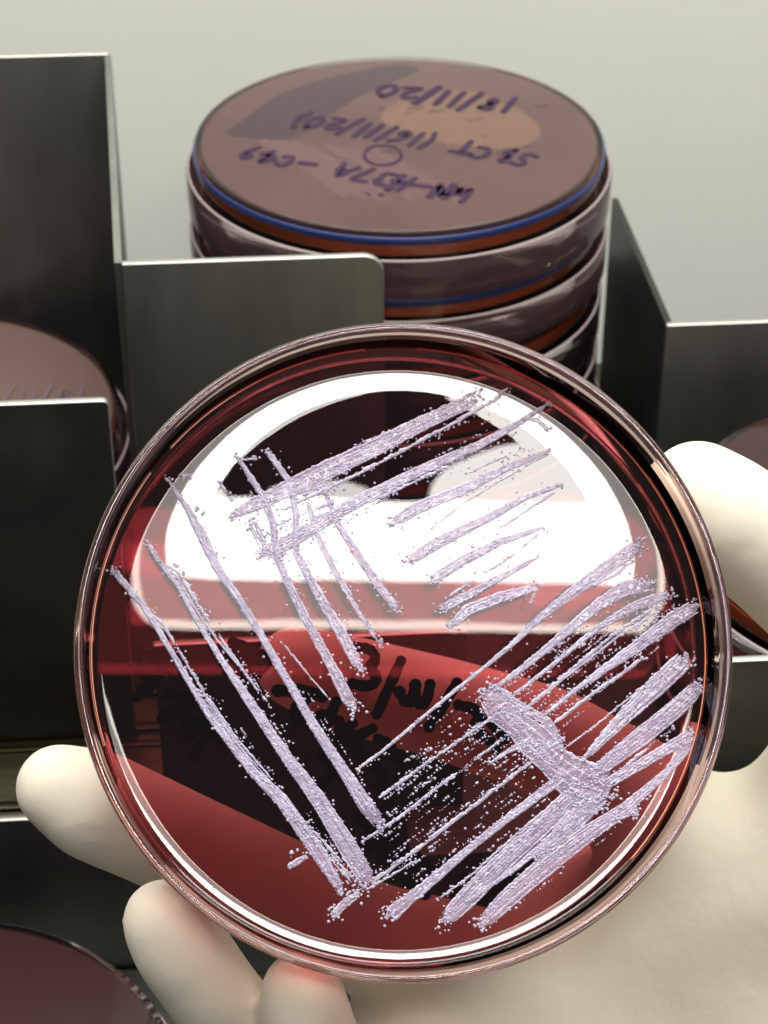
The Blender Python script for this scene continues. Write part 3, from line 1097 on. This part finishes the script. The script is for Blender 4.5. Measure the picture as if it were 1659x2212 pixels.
# little finger
chain([(652, 2142, 294, 6.2), (668, 2220, 296, 6.7), (720, 2370, 304, 7.2), (960, 2560, 325, 9), (1300, 2560, 338, 14)])
# index finger behind the dish
chain([(640, 1440, 328, 6.8), (760, 1480, 330, 7.8), (960, 1530, 334, 8.2), (1180, 1600, 338, 9), (1420, 1760, 342, 11), (1560, 1950, 344, 15)])
# thumb
chain([(1508, 1066, 312, 8.2), (1560, 1110, 313, 9.3), (1680, 1200, 316, 9.6), (1830, 1330, 322, 10.5), (1900, 1600, 332, 14), (1760, 1880, 342, 18)])
# palm and wrist
chain([(1330, 2170, 361, 27), (1560, 2080, 362, 28), (1900, 2100, 362, 30)])
chain([(1590, 1905, 344, 17.5), (1860, 1950, 346, 19)])
chain([(1480, 2060, 350, 20), (1760, 2060, 352, 23)])
chain([(1300, 2240, 351, 18), (1500, 2340, 354, 22)])
chain([(1450, 2180, 353, 21), (1800, 2330, 356, 25)])
chain([(1100, 2160, 348, 12), (1330, 2200, 350, 17), (1600, 2150, 352, 22), (1900, 2200, 354, 24)])
chain([(1560, 1910, 344, 17), (1330, 2100, 348, 16), (1250, 2450, 346, 18)])
chain([(1250, 2450, 346, 18), (1600, 2450, 352, 24), (1950, 2400, 356, 26)])
chain([(900, 2230, 342, 12), (1020, 2230, 344, 13), (1250, 2300, 348, 16)])
chain([(1700, 2250, 354, 25), (2250, 2500, 366, 27), (2700, 2700, 378, 29)])
me = bpy.data.meshes.new('gloved_hand')
bmesh.ops.recalc_face_normals(hand_bm, faces=hand_bm.faces)
hand_bm.to_mesh(me)
hand_bm.free()
hand = link('gloved_hand', me, M['glove'])
rm = hand.modifiers.new('skin', 'REMESH')
rm.mode = 'VOXEL'
rm.voxel_size = .0009
rm.use_smooth_shade = True
sm = hand.modifiers.new('smooth', 'SMOOTH')
sm.factor = .5
sm.iterations = 50
dg = bpy.context.evaluated_depsgraph_get()
ev = hand.evaluated_get(dg)
new = bpy.data.meshes.new_from_object(ev)
hand.modifiers.clear()
hand.data = new
# even out the palm only, leaving the fingers as they are
vg = hand.vertex_groups.new(name='palm')
for v in new.vertices:
    q = v.co - CAM
    dz = q.dot(FW)
    px, py = CX + FPX * q.dot(RT) / dz, CY - FPX * q.dot(UP) / dz
    k = max(0, min(1, (px - 960) / 240)) * max(0, min(1, (py - 1560) / 160)) * max(0, min(1, (px * .6 + py - 2250) / 260))
    if k > 0:
        vg.add([v.index], k, 'REPLACE')
sm = hand.modifiers.new('palm', 'SMOOTH')
sm.factor = .5
sm.iterations = 260
sm.vertex_group = 'palm'
new = bpy.data.meshes.new_from_object(hand.evaluated_get(bpy.context.evaluated_depsgraph_get()))
hand.modifiers.clear()
hand.vertex_groups.clear()
hand.data = new
hand.data.polygons.foreach_set('use_smooth', [True] * len(new.polygons))
tag(hand, 'hand in a cream latex glove gripping the red dish from behind and below', 'hand')


# ------------------------------------------------------------------ light
def cam_pt(x, y, z):
    return CAM + RT * x + UP * y - FW * z


def area(name, loc, direction, sx, sy, radiance, color, up_hint):
    ld = bpy.data.lights.new(name, 'AREA')
    ld.shape = 'RECTANGLE'
    ld.size, ld.size_y = sx, sy
    ld.energy = radiance * math.pi * sx * sy
    ld.color = color
    o = bpy.data.objects.new(name, ld)
    COL.objects.link(o)
    z = -direction.normalized()
    x = up_hint.cross(z).normalized()
    y = z.cross(x)
    m = Matrix((x, y, z)).transposed().to_4x4()
    m.translation = loc
    o.matrix_world = m
    return o


ZL = .294


def lamp_piece(name, x0, x1, y0, y1, rad, col):
    area(name, cam_pt((x0 + x1) / 2, (y0 + y1) / 2, ZL), FW, x1 - x0, y1 - y0, rad, col, UP)


lamp_piece('cabinet_lamp', -.012, .205, .114, .150, 26, (1.0, .97, .92))
def lamp_oval(x, y, w_, h_, rad):  # ovals added to the lamp to give its reflection an uneven edge
    o_ = area('cabinet_lamp', cam_pt(x, y, ZL - .002), FW, w_, h_, rad, (1.0, .97, .92), UP)
    o_.data.shape = 'ELLIPSE'
    o_.data.energy *= math.pi / 4


lamp_oval(.168, .150, .105, .052, 18)
lamp_oval(.000, .150, .056, .030, 18)
lamp_oval(.070, .150, .050, .014, 14)
lamp_piece('lamp_skirt', -.030, .223, .0965, .114, 4.7, (1.0, .94, .88))
lamp_piece('lamp_skirt', -.030, -.012, .114, .150, 4.7, (1.0, .94, .88))
lamp_piece('lamp_skirt', .205, .223, .114, .150, 4.7, (1.0, .94, .88))
lamp_piece('lamp_edge', -.034, .227, .0928, .0965, 17, (1.0, .93, .82))
lamp_piece('lamp_edge', -.034, -.030, .0965, .150, 16, (1.0, .93, .82))
lamp_piece('lamp_edge', .223, .227, .0965, .150, 16, (1.0, .93, .82))
area('wall_fill', Vector((-.1, .37, .72)), Vector((0, .5, -1)), 1.3, .06, 23, (1.0, .99, .95), Vector((0, 1, 0)))  # added strip light that brightens the wall, no known source
area('ceiling_lamp', Vector((.05, .17, .86)), Vector((0, .08, -1)), 1.0, .24, 9.7, (1.0, .975, .92), Vector((0, 1, 0)))

w = bpy.data.worlds.new('World')
S.world = w
w.use_nodes = True
bg = w.node_tree.nodes['Background']
bg.inputs['Color'].default_value = (.9, .95, 1.0, 1)
bg.inputs['Strength'].default_value = .15

# ------------------------------------------------------------------ render settings
S.render.engine = 'CYCLES'
cy = S.cycles
cy.use_denoising = True
cy.max_bounces = 24
cy.transmission_bounces = 16
cy.transparent_max_bounces = 32
cy.glossy_bounces = 8
cy.diffuse_bounces = 4
cy.blur_glossy = .3
cy.sample_clamp_indirect = 6.0
vs = S.view_settings
vs.view_transform = 'Standard'
vs.look = 'None'
vs.exposure = 0
vs.gamma = 1
vs.use_curve_mapping = False
